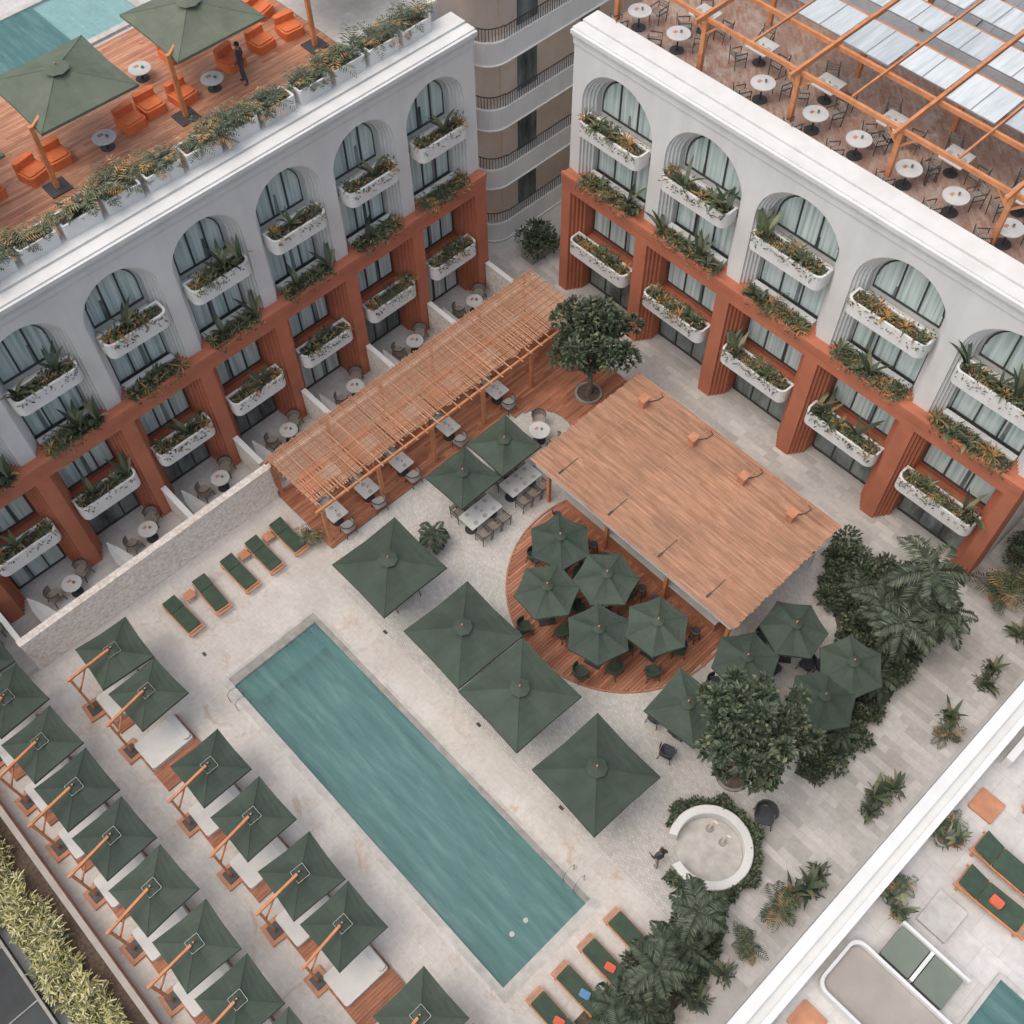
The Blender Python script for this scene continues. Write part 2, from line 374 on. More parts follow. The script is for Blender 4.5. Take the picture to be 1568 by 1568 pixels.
o=ladder(0,0).obj('pool_ladder',loc=(-19.6,4.0,0),rz=math.pi)
m=MB()
for (x,y) in ((-12.6,9.75),(-18,9.72),(-8.2,9.74),(-22.2,4.0)): m.box(x-.1,x+.1,y-.06,y+.06,.007,.012,'dark_metal')
m.obj('floor_drain')
# ------------------------------------------------------------ decks
def plank(mb,x0,x1,y0,y1,z,mat,th=.03): mb.box(x0,x1,y0,y1,z-th,z,mat)
d=MB(); cx,cy,rr_=-12.95,17.9,4.62
x=cx-rr_
while x<cx+rr_:
    k=max(abs(x-cx),abs(x+.13-cx)); 
    if k<rr_:
        hh=math.sqrt(rr_**2-k**2); y0=cy-hh; y1=min(cy+hh,23.5)
        ys=[y0]; yy=y0
        while yy+3<y1: yy+=R.uniform(1.5,2.6); ys.append(yy)
        ys.append(y1)
        for a,b in zip(ys,ys[1:]): plank(d,x+.006,x+.124,a+.003,b-.003,.09,'deck_wood')
    x+=.13
d.ringprism([(cx+(rr_+.04)*math.cos(t*.0873),cy+(rr_+.04)*math.sin(t*.0873)) for t in range(72)],[(cx+(rr_-.03)*math.cos(t*.0873),cy+(rr_-.03)*math.sin(t*.0873)) for t in range(72)],.007,.085,'deck_wood')
d.obj('round_timber_deck')
d=MB(); x=-26.2
while x<-19.9:
    xe=x+.13
    y0=10.6
    if xe>-22.35: 
        y0=18.4+(xe+22.35)*1.3
        dxn=abs((x+xe)/2+20.5)
        y0=max(y0,20.7+math.sqrt(max(0,1.55**2-dxn**2)))
    y1=25.8
    ys=[y0]; yy=y0+R.uniform(.5,2)
    while yy<y1-.8: ys.append(yy); yy+=R.uniform(1.6,2.8)
    ys.append(y1)
    for a,b in zip(ys,ys[1:]): 
        if b>a: plank(d,x+.006,x+.124,a+.003,b-.003,.09,'deck_wood')
    x+=.13
d.obj('timber_deck')
m=MB(); 
c20=[(-20.5+1.45*math.cos(t*.209),20.6+1.45*math.sin(t*.209)) for t in range(30)]
m.prism(c20,.007,.10,'cobble_mosaic'); m.obj('round_dining_plinth')
# ------------------------------------------------------------ buildings
def opening(mb,uc,b,w0,z0,zs,zt,arch,steps,dw,dd,df,dwin,mat,n=18):
    def outl(w,k):
        if arch: return [(uc-w,z0),(uc-w,zs)]+[(uc-w*math.cos(math.pi*i/n),zs+w*math.sin(math.pi*i/n)) for i in range(1,n)]+[(uc+w,zs),(uc+w,z0)]
        t=zs-(w0-w); return [(uc-w,z0),(uc-w,t),(uc+w,t),(uc+w,z0)]
    if arch: outer=[(uc-b,z0),(uc-b,zs)]+[(uc-b+2*b*(i-1)/(n-2),zt) for i in range(1,n)]+[(uc+b,zs),(uc+b,z0)]
    else: outer=[(uc-b,z0),(uc-b,zt),(uc+b,zt),(uc+b,z0)]
    def strip(A,da,B,db,mt):
        N=len(A); mb.add([(u,da,z) for u,z in A]+[(u,db,z) for u,z in B],[(i,i+1,N+i+1,N+i) for i in range(N-1)],mt)
    cur=outl(w0,0); dcur=df; strip(outer,df,cur,df,mat)
    for k in range(steps):
        strip(cur,dcur,cur,dcur-dd,mat); nx=outl(w0-dw*(k+1),k+1); dcur-=dd
        strip(cur,dcur,nx,dcur,mat); cur=nx
    strip(cur,dcur,cur,dwin-.05,mat)
    return w0-dw*steps
def window(mb,uc,hw,z0,z1,d,nm=3,gl='curtain_glass',arch=None):
    if arch:
        n=14; zs=arch; pts=[(uc-hw,d+.02,z0),(uc-hw,d+.02,zs)]+[(uc-hw*math.cos(math.pi*i/n),d+.02,zs+hw*math.sin(math.pi*i/n)) for i in range(1,n)]+[(uc+hw,d+.02,zs),(uc+hw,d+.02,z0)]
        mb.add(pts,[tuple(range(len(pts)))],gl)
        for i in range(n):
            a=(uc-hw*math.cos(math.pi*i/n),d+.05,zs+hw*math.sin(math.pi*i/n)); b=(uc-hw*math.cos(math.pi*(i+1)/n),d+.05,zs+hw*math.sin(math.pi*(i+1)/n))
            mb.add([(a[0],d+.07,a[2]),(b[0],d+.07,b[2]),(uc+(b[0]-uc)*.95,d+.07,zs+(b[2]-zs)*.95),(uc+(a[0]-uc)*.95,d+.07,zs+(a[2]-zs)*.95)],[(0,1,2,3)],'dark_metal')
        z1=zs
    else:
        mb.add([(uc-hw,d+.02,z0),(uc+hw,d+.02,z0),(uc+hw,d+.02,z1),(uc-hw,d+.02,z1)],[(0,1,2,3)],gl)
        mb.box(uc-hw,uc+hw,d+.01,d+.075,z1-.06,z1+.003,'dark_metal')
    mb.box(uc-hw,uc+hw,d+.012,d+.072,z0,z0+.07,'dark_metal')
    gp=uc+hw*R.uniform(-.5,.5); mb.add([(gp-.09,d+.026,z0),(gp+.09,d+.026,z0),(gp+.06,d+.026,z1),(gp-.06,d+.026,z1)],[(0,1,2,3)],'dark_glass')
    for i in range(nm+1):
        u=uc-hw+2*hw*i/nm; zz=z1-.072
        if arch: zz=zs+math.sqrt(max(0,hw*hw-(u-uc)**2))
        w=.03
        mb.box(max(uc-hw,u-w),min(uc+hw,u+w),d+.011,d+.074,z0+.071,zz,'dark_metal')
def rplanter(mb,uc,hw,d0,d1,z0,z1,mat='white_paint'):
    po=rrect(uc-hw,uc+hw,d0,d1,.3,5,(0,0,1,1)); pi=rrect(uc-hw+.09,uc+hw-.09,d0+.09,d1-.09,.22,5,(0,0,1,1))
    mb.ringprism(po,pi,z0,z1,mat); mb.prism(pi,z0+.02,z1-.12,'soil')
    po2=rrect(uc-hw+.1,uc+hw-.1,d0,d1-.1,.25,5,(0,0,1,1)); mb.prism(po2,z0-.1,z0-.001,mat)
def wing(name,T,centres,bw,w0,umin,umax,pm,rz,dw):
    par=empty(name)
    mb=MB(T); TF=0.0; WF=-.42; dwin=-1.2
    for uc in centres:
        wi=opening(mb,uc,bw/2,w0,0,6.1,6.55,False,4,dw,.15,TF,dwin,'terracotta')
        zs=13.0-w0-.5
        opening(mb,uc,bw/2,w0-.02,6.9,zs,13.0,True,4,dw*.9,.12,WF,dwin,'white_plaster')
        mb.box(uc-wi-.1,uc+wi+.1,dwin-.1,dwin,0,6.6,'terracotta')
        mb.box(uc-wi-.1,uc+wi+.1,dwin-.1,dwin,6.9,13.0,'white_plaster')
        window(mb,uc,wi-.06,.05,2.5,dwin,3,'curtain_glass' if R.random()<.45 else 'dark_glass')
        window(mb,uc,wi-.06,3.5,5.75,dwin,3)
        window(mb,uc,wi-.06,6.95,9.25,dwin,3)
        window(mb,uc,wi-.10,10.0,12,dwin,3,'curtain_glass',zs)
        mb.box(uc-wi+.003,uc+wi-.003,dwin+.08,-.60,3.05,3.3,'terracotta')
        mb.box(uc-wi+.003,uc+wi-.003,dwin+.08,-.90,9.5,9.75,'white_plaster')
        rplanter(mb,uc,wi+dw*1.7,-.44,.30,3.0,3.72)
        rplanter(mb,uc,wi+dw*1.4,-.65,.10,9.45,10.12)
        mb.box(uc-wi+.02,uc+wi-.02,-.95,-.70,6.9,7.08,'white_plaster')
        mb.box(uc-wi+.02,uc+wi-.02,-.69,-.08,6.9,6.97,'soil')
    mb.box(umin,umax,WF-.6,.05,6.552,6.9,'terracotta')
    mb.box(umin,umax,-.07,.10,6.80,6.99,'terracotta')
    lo=min(centres)-bw/2; hi=max(centres)+bw/2
    for a,b in ((umin,lo),(hi,umax)):
        if b-a>.01:
            mb.box(a,b,-1.4,TF,0,6.551,'terracotta'); mb.box(a,b,-1.45,WF,6.93,13.0,'white_plaster')
    mb.box(umin-.02,umax+.02,-1.6,WF+.05,13.0,13.3,'white_plaster')
    mb.box(umin-.05,umax+.05,-1.6,WF+.10,13.302,13.45,'white_plaster')
    mb.box(umin-.08,umax+.08,-1.6,WF+.18,13.452,13.62,'white_plaster')
    mb.box(umin-.08,umax+.08,WF-.40,WF+.06,13.622,13.68,'white_plaster')
    mb.box(umin-.08,umax+.08,-1.75,WF-.50,13.624,13.72,'white_plaster')
    mb.box(umin,umax,-45,-1.46,0,12.9,'white_plaster')
    mb.obj('facade',par)
    for uc in centres:
        for (z,dd) in ((3.6,-.05),(10.0,-.25),(6.97,-.25)):
            me=R.choice(pm); x,y,zz=T(uc,dd,z); s=R.uniform(.9,1.15)
            put('balcony_plants',me,(x,y,zz),rz+(math.pi if R.random()<.5 else 0),None,(R.uniform(.95,1.05),R.uniform(1.0,1.2),s))
    return par
XL=-28.65
TL=lambda u,d,z:(XL+d,u,z)
cl=[5.0+3.64*k for k in range(-4,6)]
wing('arched_hotel_wing',TL,cl,3.64,1.52,-12,25.35,PM24,math.pi/2,.095)
YR=27.8
TR=lambda u,d,z:(u,YR-d,z)
cr=[-23.95+4.5*k for k in range(5)]
wing('arched_hotel_wing',TR,cr,4.5,1.93,-26.4,-3.5,PM34,0,.10)
m=MB()
m.box(-26.35,-26.05,-1.0,10.6,0,2.1,'pebble_wall'); m.box(-26.36,-26.04,-1.02,10.62,2.1,2.15,'pebble_wall'); m.obj('pebble_stone_wall')
m=MB(); m.box(-26.75,-26.5,10.68,26.4,0,1.5,'pebble_wall'); m.obj('terrace_wall')
for k in range(-1,7):
    y=3.35+3.64*k
    if k==0: continue
    m=MB()
    if k==-1:
        m.box(-29.3,-26.36,-1.0,-.8,0,1.8,'white_plaster')
    else:
        xe=-26.36 if y<10.6 else -26.76
        m.box(-28.6,xe,y-.1,y+.1,0,1.75,'pebble_wall'); m.box(-28.6,xe,y-.12,y+.12,1.75,1.8,'white_plaster')
    m.obj('terrace_divider_wall')
# ------------------------------------------------------------ furniture meshes
def chair_mesh(mat='wicker',leg='dark_metal'):
    m=MB()
    m.prism(rrect(-.26,.26,-.26,.26,.12),.40,.47,mat)
    vs=[]; n=9
    for i in range(n):
        a=math.radians(-20+220*i/(n-1)); vs.append((.29*math.cos(a),.29*math.sin(a)))
    for a,b in zip(vs,vs[1:]):
        m.add([(a[0],a[1],.44),(b[0],b[1],.44),(b[0]*1.1,b[1]*1.1,.78),(a[0]*1.1,a[1]*1.1,.78)],[(0,1,2,3)],mat)
        m.beam((a[0]*1.1,a[1]*1.1,.78),(b[0]*1.1,b[1]*1.1,.78),.035,.035,leg)
    for sx in (-1,1):
        for sy in (-1,1): m.beam((sx*.2,sy*.2,.4),(sx*.26,sy*.26,0),.03,.03,leg)
    return m.mesh('chair')
def slim_chair(mat='wicker',leg='dark_metal'):
    m=MB()
    for i in range(6): m.box(-.22,.22,-.22+i*.075,-.165+i*.075,.43,.45,mat)
    for sx in (-.23,.23):
        m.beam((sx,-.22,0),(sx,-.22,.65),.025,.025,leg); m.beam((sx,.22,0),(sx*1.0,.30,.85),.025,.025,leg); m.beam((sx,-.24,.64),(sx,.27,.66),.04,.025,leg); m.beam((sx,-.22,.42),(sx,.22,.42),.025,.025,leg)
    for z in (.55,.65,.75): m.beam((-.23,.25+(z-.5)*.1,z),(.23,.25+(z-.5)*.1,z),.02,.06,mat)
    return m.mesh('chair')
CH_W=chair_mesh(); CH_G=chair_mesh('green_cushion'); CH_L=chair_mesh('grey_cushion'); CH_D=chair_mesh('dark_cloth'); CH_S=slim_chair()
def rtable(r=.4,top='tabletop',foot='dark_metal',ware=True):
    m=MB(); m.cyl(0,0,.71,.75,r,top,28); m.cyl(0,0,.03,.71,.035,foot,10); m.cyl(0,0,0,.03,r*.62,foot,20)
    if ware:
        m.cyl(.05,.08,.751,.80,.045,'brown_concrete',12,.05); m.cyl(.05,.08,.80,.86,.02,'leaf_mid',6,.05)
        m.box(-.2,-.08,-.12,.05,.751,.76,'hatch_wood')
    return m.mesh('round_table')
RT=rtable(); RTs=rtable(.36); RTB=rtable(.46)
def stable(w=.8,l=.8):
    m=MB(); m.prism(rrect(-w/2,w/2,-l/2,l/2,.05,3),.71,.75,'tabletop')
    for yy in ((0,) if l<1 else (-l/3,l/3)):
        m.cyl(0,yy,.03,.71,.04,'dark_metal',10); m.cyl(0,yy,0,.03,.26,'dark_metal',18)
    for sx in (-1,1):
        for yy in ((0,) if l<1 else (-.5,0,.5)): m.cyl(sx*w*.3,yy,.751,.765,.1,'grey_cushion',14)
    m.cyl(0,.04,.751,.83,.03,'brown_concrete',10)
    return m.mesh('square_table')
ST=stable(); STL=stable(.9,1.7); ST95=stable(.95,.95)
def dining(loc,tmesh,n,r,cm,a0=0,name='dining_set',r2=None):
    e=empty(name,loc); put('table',tmesh,parent=e)
    for i in range(n):
        a=a0+2*math.pi*i/n; q=r*R.uniform(.95,1.12)
        put('chair_%d'%(i+1),cm,(q*math.cos(a),(r2 or q)*math.sin(a),0),a-math.pi/2+R.uniform(-.3,.3),e)
    return e
def canopy(n,rad,apex,mat,square=False,val=.1,phase=0):
    m=MB(); dirs=[]
    k=n*2
    for i in range(k):
        a=phase+2*math.pi*i/k; 
        if i%2==0: r=rad
        else: r=rad*math.cos(math.pi/n)*.975
        dirs.append((a,r,i%2==0))
    rings=5; vs=[(0,0,apex)]
    for j in range(1,rings+1):
        t=j/rings
        for a,r,c in dirs:
            z=apex*(1-t)**1.15 + (0 if c else -.07*math.sin(math.pi*t))
            if not c: z-=.035*t
            vs.append((r*t*math.cos(a),r*t*math.sin(a),z))
    for a,r,c in dirs: vs.append((r*1.005*math.cos(a),r*1.005*math.sin(a),-val-(0 if c else .035)))
    fs=[(0,1+i,1+(i+1)%k) for i in range(k)]
    for j in range(rings):
        for i in range(k): fs.append((1+j*k+i,1+(j+1)*k+i,1+(j+1)*k+(i+1)%k,1+j*k+(i+1)%k))
    m.add(vs,fs,mat)
    for i,(a,r,c) in enumerate(dirs):
        if c: m.tube([(r*.03*math.cos(a),r*.03*math.sin(a),apex*.96+.01)]+[(r*t*math.cos(a),r*t*math.sin(a),apex*(1-t)**1.15+.004) for t in (.25,.5,.75,1)],[.012]*5,mat,5)
    vs=[(0,0,apex+.12)]+[(.26*rad/1.5*math.cos(a),.26*rad/1.5*math.sin(a),apex-.01) for a,r,c in dirs]
    m.add(vs,[(0,1+i,1+(i+1)%k) for i in range(k)],mat)
    m.cyl(0,0,apex+.08,apex+.2,.03,'orange_wood',8)
    return m
def umbrella(n,rad,zc,apex,mat='green_fabric',phase=0,pole='dark_metal',base=True):
    m=canopy(n,rad,apex,mat,phase=phase)
    for i in range(len(m.v)): x,y,z=m.v[i]; m.v[i]=(x,y,z+zc)
    m.cyl(0,0,.06,zc+apex-.02,.028,pole,10)
    for i in range(n):
        a=phase+2*math.pi*i/n; m.beam((0,0,zc-.35),(rad*.5*math.cos(a),rad*.5*math.sin(a),zc+apex*.42),.02,.02,pole)
    m.box(-.33,.33,-.33,.33,.0,.07,'dark_metal')
    return m.mesh('parasol')
U_BIG=umbrella(4,2.22,2.35,.55,phase=math.pi/4)
U_MED=umbrella(4,1.55,2.3,.4,phase=math.pi/4)
U_HEX=umbrella(6,1.28,2.25,.45)
for (x,y) in ((-19,11.1),(-14.9,11.2),(-11.7,11.05),(-7.75,10.9)):
    put('square_parasol',U_BIG,(x,y,0.01),R.uniform(-.05,.05))
    e=dining((x-.3,y+.1,0),STL,4,.95,CH_L,math.pi/4)
for (x,y) in ((-20.1,18.25),(-20.1,15.95)):
    put('square_parasol',U_MED,(x,y,0.01),R.uniform(-.03,.03))
    e=empty('dining_set',(x+.95,y,0.01)); put('table',STL,(0,0,0),0,e)
    for i,b in enumerate((-.55,.0,.55)):
        put('chair_%d'%(i+1),CH_S,(.75,b,0),-math.pi/2,e); put('chair_%d'%(i+4),CH_S,(-.75,b,0),math.pi/2,e)
for (x,y) in ((-15.2,16.6),(-14,14.7),(-12.8,16.7),(-11.4,14.8),(-10.1,16.6)):
    put('hexagonal_parasol',U_HEX,(x,y,.09),R.uniform(0,1)); dining((x,y,.09),RT,4,.95,CH_G,R.uniform(0,1.5))
for (x,y) in ((-6.5,20.2),(-4.1,20.5),(-4.0,18.7),(-6.9,17.9),(-5.4,16.6)):
    put('hexagonal_parasol',U_HEX,(x,y,.01),R.uniform(0,1)); dining((x,y,.01),RT,4,.9,CH_D,R.uniform(0,1.5))
put('square_parasol',U_MED,(-7.2,15.0,.01),.1); dining((-7.2,14.9,.01),ST,4,.95,CH_D,.3)
dining((-20.4,20.6,.1),RTB,3,.8,CH_W,.3)
for k in range(-2,6):
    y=5.55+3.64*k
    e=empty('terrace_table_set',(-28.0+R.uniform(-.15,.1),y,0.006),R.uniform(-.2,.2)); put('table',RT,parent=e)
    put('chair_1',CH_W,(-.15,-.80,0),math.pi+.3,e); put('chair_2',CH_W,(-.5,.62,0),.5,e)
for k in range(-2,6):
    y=4.1+3.64*k; m=MB(); pts=[]
    n=8
    for i in range(n+1):
        t=i/n; pts.append((-28.3+1.8*t,y-.2+.5*t,1.3-1.0*math.sin(math.pi*t)**.8))
    vs=[];
    for i,pt in enumerate(pts):
        w=.32*math.sin(math.pi*i/n)**.6+.01; vs+=[(pt[0]-w*.3,pt[1]+w,pt[2]+w*.25),(pt[0],pt[1],pt[2]),(pt[0]+w*.3,pt[1]-w,pt[2]+w*.25)]
    fs=[]
    for i in range(n):
        for j in range(2): fs.append((3*i+j,3*i+j+1,3*i+4+j,3*i+3+j))
    m.add(vs,fs,'white_cushion'); m.obj('hammock')
def cantilever():
    m=canopy(4,1.46,.26,'green_fabric',phase=math.pi/4)
    for i in range(len(m.v)): x,y,z=m.v[i]; m.v[i]=(x,y,z+2.25)
    m.beam((.25,-1.7,.1),(.25,-1.7,2.8),.09,.09,'orange_wood')
    m.beam((.25,-1.82,2.78),(0.02,-.1,2.66),.09,.10,'orange_wood')
    m.beam((.25,-1.7,1.7),(.17,-1.1,2.7),.05,.05,'orange_wood')
    m.box(-.15,.65,-2.05,-1.35,.0,.12,'hatch_wood'); m.box(0,.5,-1.9,-1.5,.12,.16,'dark_metal')
    m.ringprism(rrect(-.24,.24,-.24,.24,.03,2),rrect(-.228,.228,-.228,.228,.03,2),2.50,2.51,'grey_metal')
    m.cyl(0,0,2.4,2.7,.035,'dark_metal',8)
    return m.mesh('cantilever_parasol')
CU=cantilever()
def lounger(cush,L=1.95,w=.68):
    m=MB()
    for y in (-w/2+.03,w/2-.03): m.beam((0,y,.26),(L,y,.26),.05,.07,'orange_wood')
    for x in (.15,L-.2):
        for y in (-w/2+.03,w/2-.03): m.beam((x,y,0),(x,y,.26),.05,.05,'orange_wood')
    for i in range(14): m.box(.04+i*.14,.13+i*.14,-w/2+.06,w/2-.06,.27,.295,'hatch_wood')
    if cush:
        m.prism(rrect(.62,L-.22,-w/2+.04,w/2-.04,.05,3),.297,.36,cush)
        m.add([(.6,-w/2+.04,.30),(.6,w/2-.04,.30),(0.08,w/2-.04,.46),(0.08,-w/2+.04,.46),(.6,-w/2+.04,.37),(.6,w/2-.04,.37),(0.06,w/2-.04,.53),(0.06,-w/2+.04,.53)],[(0,1,2,3),(4,7,6,5),(0,4,5,1),(1,5,6,2),(2,6,7,3),(3,7,4,0)],cush)
    return m.mesh('sun_lounger')
LG=lounger('green_cushion')
def platform(w,l):
    m=MB(); n=int(w/.12)
    for i in range(n): m.box(-w/2+i*.12+.004,-w/2+i*.12+.116,-l/2,l/2,0,.10,'deck_wood')
    return m.mesh('platform')
PF=platform(1.8,1.95); PFW=platform(2.3,1.95)
def mattress(w=.65):
    m=MB(); m.prism(rrect(-.86,-.86+2*w,-.9,.9,.12,4),.101,.34,'white_cushion'); m.prism(rrect(-.80,-.92+2*w,.58,.86,.1,4),.341,.48,'white_cushion'); return m.mesh('mattress')
MT=mattress(); 
def cabana(x,y,wide=False):
    put('cantilever_parasol',CU,(x,y,.005),R.uniform(-.07,.07),None,R.uniform(.97,1.03))
    e=empty('daybed',(x+(1.15 if wide else .75),y-.6,.005),R.uniform(-.02,.02)); put('platform',PFW if wide else PF,((.25 if wide else 0),0,0),0,e); put('mattress',MT,parent=e)
for x in (-23.3,-21.1,-17.25,-14.75,-12.1,-9.9,-6.1,-3.8): cabana(x,1.4,x in (-21.1,-9.9))
for x in (-26.7,-24.4,-22.1,-19.8,-17.5,-15.1,-12.7,-10.4,-8.1,-5.8): cabana(x,-2.4)
for y in (4.3,5.75,7.1,8.35,9.6): put('sun_lounger',LG,(-24.95,y,.005),R.uniform(-.05,.05))
for y in (5.05,7.75,9.0):
    m=MB(); m.box(-.2,.2,-.2,.2,.30,.33,'hatch_wood')
    for a in (-.16,.16):
        for b in (-.16,.16): m.beam((a,b,0),(a,b,.3),.03,.03,'orange_wood')
    m.obj('side_table',loc=(-24.6,y,.005))
for i,y in enumerate((8.25,7.0,5.8,4.6)):
    put('sun_lounger',LG,(-2.5,y,.005),math.pi+R.uniform(-.05,.05))
    if i: m=MB(); m.prism(rrect(-.18,.18,-.13,.13,.05),.0,.09,'blue_towel' if i==2 else 'red_towel'); m.obj('folded_towel',loc=(-3.2,y,.37),rz=.3)
# ------------------------------------------------------------ pergola (rattan)
def pergola():
    par=empty('rattan_pergola')
    m=MB()
    for y in (10.8,13.7,16.6,19.5,22.4,25.2):
        m.beam((-22.75,y,.09),(-22.75,y,2.5),.15,.15,'orange_wood')
        m.beam((-26.1,y,.09),(-26.1,y,2.5),.13,.13,'orange_wood')
        m.beam((-22.75,y,1.9),(-23.3,y,2.6),.07,.07,'orange_wood')
    m.beam((-22.75,10.5,2.55),(-22.75,25.6,2.55),.1,.12,'orange_wood'); m.beam((-26.1,10.5,2.55),(-26.1,25.6,2.55),.1,.12,'orange_wood')
    m.obj('frame',par)
    m=MB(); rr=random.Random(5)
    y=10.65
    while y<25.6:
        x0=-26.15+rr.uniform(-.07,.07); x1=-22.95+rr.uniform(-.08,.08); m.beam((x0,y,2.79+rr.uniform(-.005,.005)),(x1,y+rr.uniform(-.03,.03),2.79),.044,.018,'rattan'); y+=.076
    y=10.8
    while y<25.6:
        m.beam((-26.2,y,2.82),(-22.45+rr.uniform(-.08,.05),y+rr.uniform(-.05,.05),2.82),.045,.045,'rattan'); y+=.6
    x=-26.05
    while x<-22.95:
        m.beam((x,10.55+rr.uniform(-.05,.05),2.855),(x+rr.uniform(-.02,.04),25.65+rr.uniform(-.05,.05),2.855),.026,.024,'rattan'); x+=.3
    m.obj('lattice_roof',par)
pergola()
for i,y in enumerate((11.6,13.3,15.2,17.9,20.8)):
    e=empty('lounge_dining_set',(-23.3,y,.09)); put('table',ST,parent=e)
    for j,(a,b,rz) in enumerate(((-.75,0,math.pi/2),(.75,0,-math.pi/2))): put('chair_%d'%(j+1),CH_L,(a,b,0),rz+R.uniform(-.2,.2),e)
for y in (12.4,14.6,17,19.4,21.8):
    m=MB(); m.prism(rrect(-.4,.4,-.85,.85,.1),.0,.36,'orange_cushion'); m.prism(rrect(-.55,-.28,-.85,.85,.08),.0,.72,'orange_cushion'); m.prism(rrect(-.26,.38,-.8,-.02,.08),.361,.44,'orange_cushion');m.prism(rrect(-.26,.38,.02,.8,.08),.361,.44,'white_cushion')
    m.obj('banquette_sofa',loc=(-25.3,y,.09))
# ------------------------------------------------------------ bar
par=empty('timber_roof_bar')
m=MB(); rr=random.Random(3)
X0,X1,Y0,Y1,Z=-18.4,-7.85,18.1,24.5,3.2
m.box(X0+.05,X1-.05,Y0+.05,Y1-.05,Z-.14,Z-.04,'hatch_wood')
m.box(X0+.3,X1-.1,Y0+.0,Y0+.045,Z-.2,Z-.06,'concrete')
y=Y0
seams=[X0,-17.1,-14.4,-11.8,-9.4,X1]
while y<Y1-.03:
    bs=[X0+rr.uniform(-.04,.03)]; xx=X0+rr.uniform(.6,2)
    while xx<X1-.5: bs.append(xx); xx+=rr.uniform(1.2,2.6)
    bs.append(X1+rr.uniform(-.03,.05))
    for a,b in zip(bs,bs[1:]): 
        zz=rr.uniform(-.004,.004); m.box(a+.003,b-.003,y,y+.066,Z-.03+zz,Z+zz,'slat_wood')
    y+=.078
for x in seams[1:-1]:
    m.box(x-.014,x+.014,Y0+.45,Y1-.3,Z+.008,Z+.016,'hatch_wood')
    m.box(x-.035,x+.035,Y0+.3,Y0+.55,Z+.01,Z+.05,'dark_metal'); m.box(x-.012,x+.012,Y0+.56,Y0+1.4,Z+.017,Z+.03,'dark_metal')
    m.box(x-.14,x+.14,23.15,23.45,Z+.012,Z+.42,'hatch_wood'); m.box(x-.18,x+.18,23.1,23.5,Z+.421,Z+.47,'hatch_wood')
    m.tube([(x,23.5,Z+.05),(x+.25,23.9,Z+.04),(x+.3,24.2,Z+.06),(x+.1,24.3,Z+.04)],[.02]*4,'dark_metal',5)
m.obj('roof',par)
m=MB()
for x in (-17.9,-14.6,-11.4,-8.3):
    for yy in (18.7,24.0): m.beam((x,yy,.01),(x,yy,3.04),.14,.14,'orange_wood')
m.box(-17.2,-9.0,19.0,19.6,.09,1.12,'hatch_wood'); m.box(-17.3,-8.9,18.75,19.65,1.12,1.17,'concrete')
m.box(-17.2,-9.0,22.6,23.2,.09,2.2,'hatch_wood')
m.box(-18.0,-8.2,23.9,24.1,.01,1.2,'white_plaster')
m.obj('counter',par)
def stool():
    m=MB(); m.cyl(0,0,.70,.76,.19,'dark_cloth',16)
    for a in (0.8,2.4,3.9,5.5): m.beam((.14*math.cos(a),.14*math.sin(a),.7),(.22*math.cos(a),.22*math.sin(a),0),.03,.03,'dark_metal')
    m.ringprism([(.19*math.cos(t*.5236),.19*math.sin(t*.5236)) for t in range(12)],[(.17*math.cos(t*.5236),.17*math.sin(t*.5236)) for t in range(12)],.25,.27,'dark_metal')
    for a,b in zip(range(0,8),range(1,9)):
        A=math.radians(180+a*20+10);B=math.radians(180+b*20+10); m.add([(.19*math.cos(A),.19*math.sin(A),.76),(.19*math.cos(B),.19*math.sin(B),.76),(.22*math.cos(B),.22*math.sin(B),.98),(.22*math.cos(A),.22*math.sin(A),.98)],[(0,1,2,3)],'wicker')
    return m.mesh('bar_stool')
BS=stool()
for i in range(12): put('bar_stool',BS,(-16.8+i*.68,18.15+R.uniform(-.08,.08),.09),R.uniform(-.3,.3))
# ------------------------------------------------------------ fountain
par=empty('round_plunge_fountain')
cx,cy=-3.5,12.4
m=MB(); n=56; a0=math.radians(250); sp=math.radians(318)
def arc(r,a): return (cx+r*math.cos(a),cy+r*math.sin(a))
def fr(i): return a0+sp*i/n
vs=[];fs=[]
for i in range(n+1):
    A=fr(i)
    for r,z in ((1.5,0),(1.5,.52),(1.47,.55),(1.21,.55),(1.18,.52),(1.18,0)):
        x_,y_=arc(r,A); vs.append((x_,y_,z))
for i in range(n):
    for k in range(5): fs.append((i*6+k,(i+1)*6+k,(i+1)*6+k+1,i*6+k+1))
fs.append((0,1,2,3,4,5)); fs.append(tuple(n*6+k for k in (5,4,3,2,1,0)))
m.add(vs,fs,'white_plaster')
m.prism([arc(1.17,2*math.pi*i/40) for i in range(40)],.007,.05,'light_coping')
for (dx,dy) in ((-.5,.6),(.15,.55)):
    m.cyl(cx+dx,cy+dy,.05,.12,.14,'coping_stone',14)
    m.tube([(cx+dx,cy+dy,.05),(cx+dx,cy+dy,.8),(cx+dx+.05,cy+dy,1.05),(cx+dx+.2,cy+dy,1.1),(cx+dx+.28,cy+dy,.95)],[.035,.03,.03,.03,.02],'beige_wall',7)
m.obj('basin',par)
m=MB(); rr=random.Random(9)
for i in range(3000):
    a=a0+.1+rr.random()*(sp-.35); r=rr.uniform(1.53,1.8+.12*math.sin(a*7)+.1*math.sin(a*13)); z=rr.uniform(.05,.55)
    leaf(m,Vector((cx+r*math.cos(a),cy+r*math.sin(a),z)),Vector((math.cos(a)*.4+rr.uniform(-1,1),math.sin(a)*.4+rr.uniform(-1,1),rr.uniform(-.3,1))),rr.uniform(.1,.2),.08,rr.choice(['leaf_dark','leaf_dark','leaf_mid']))
m.obj('hedge_ring',par)
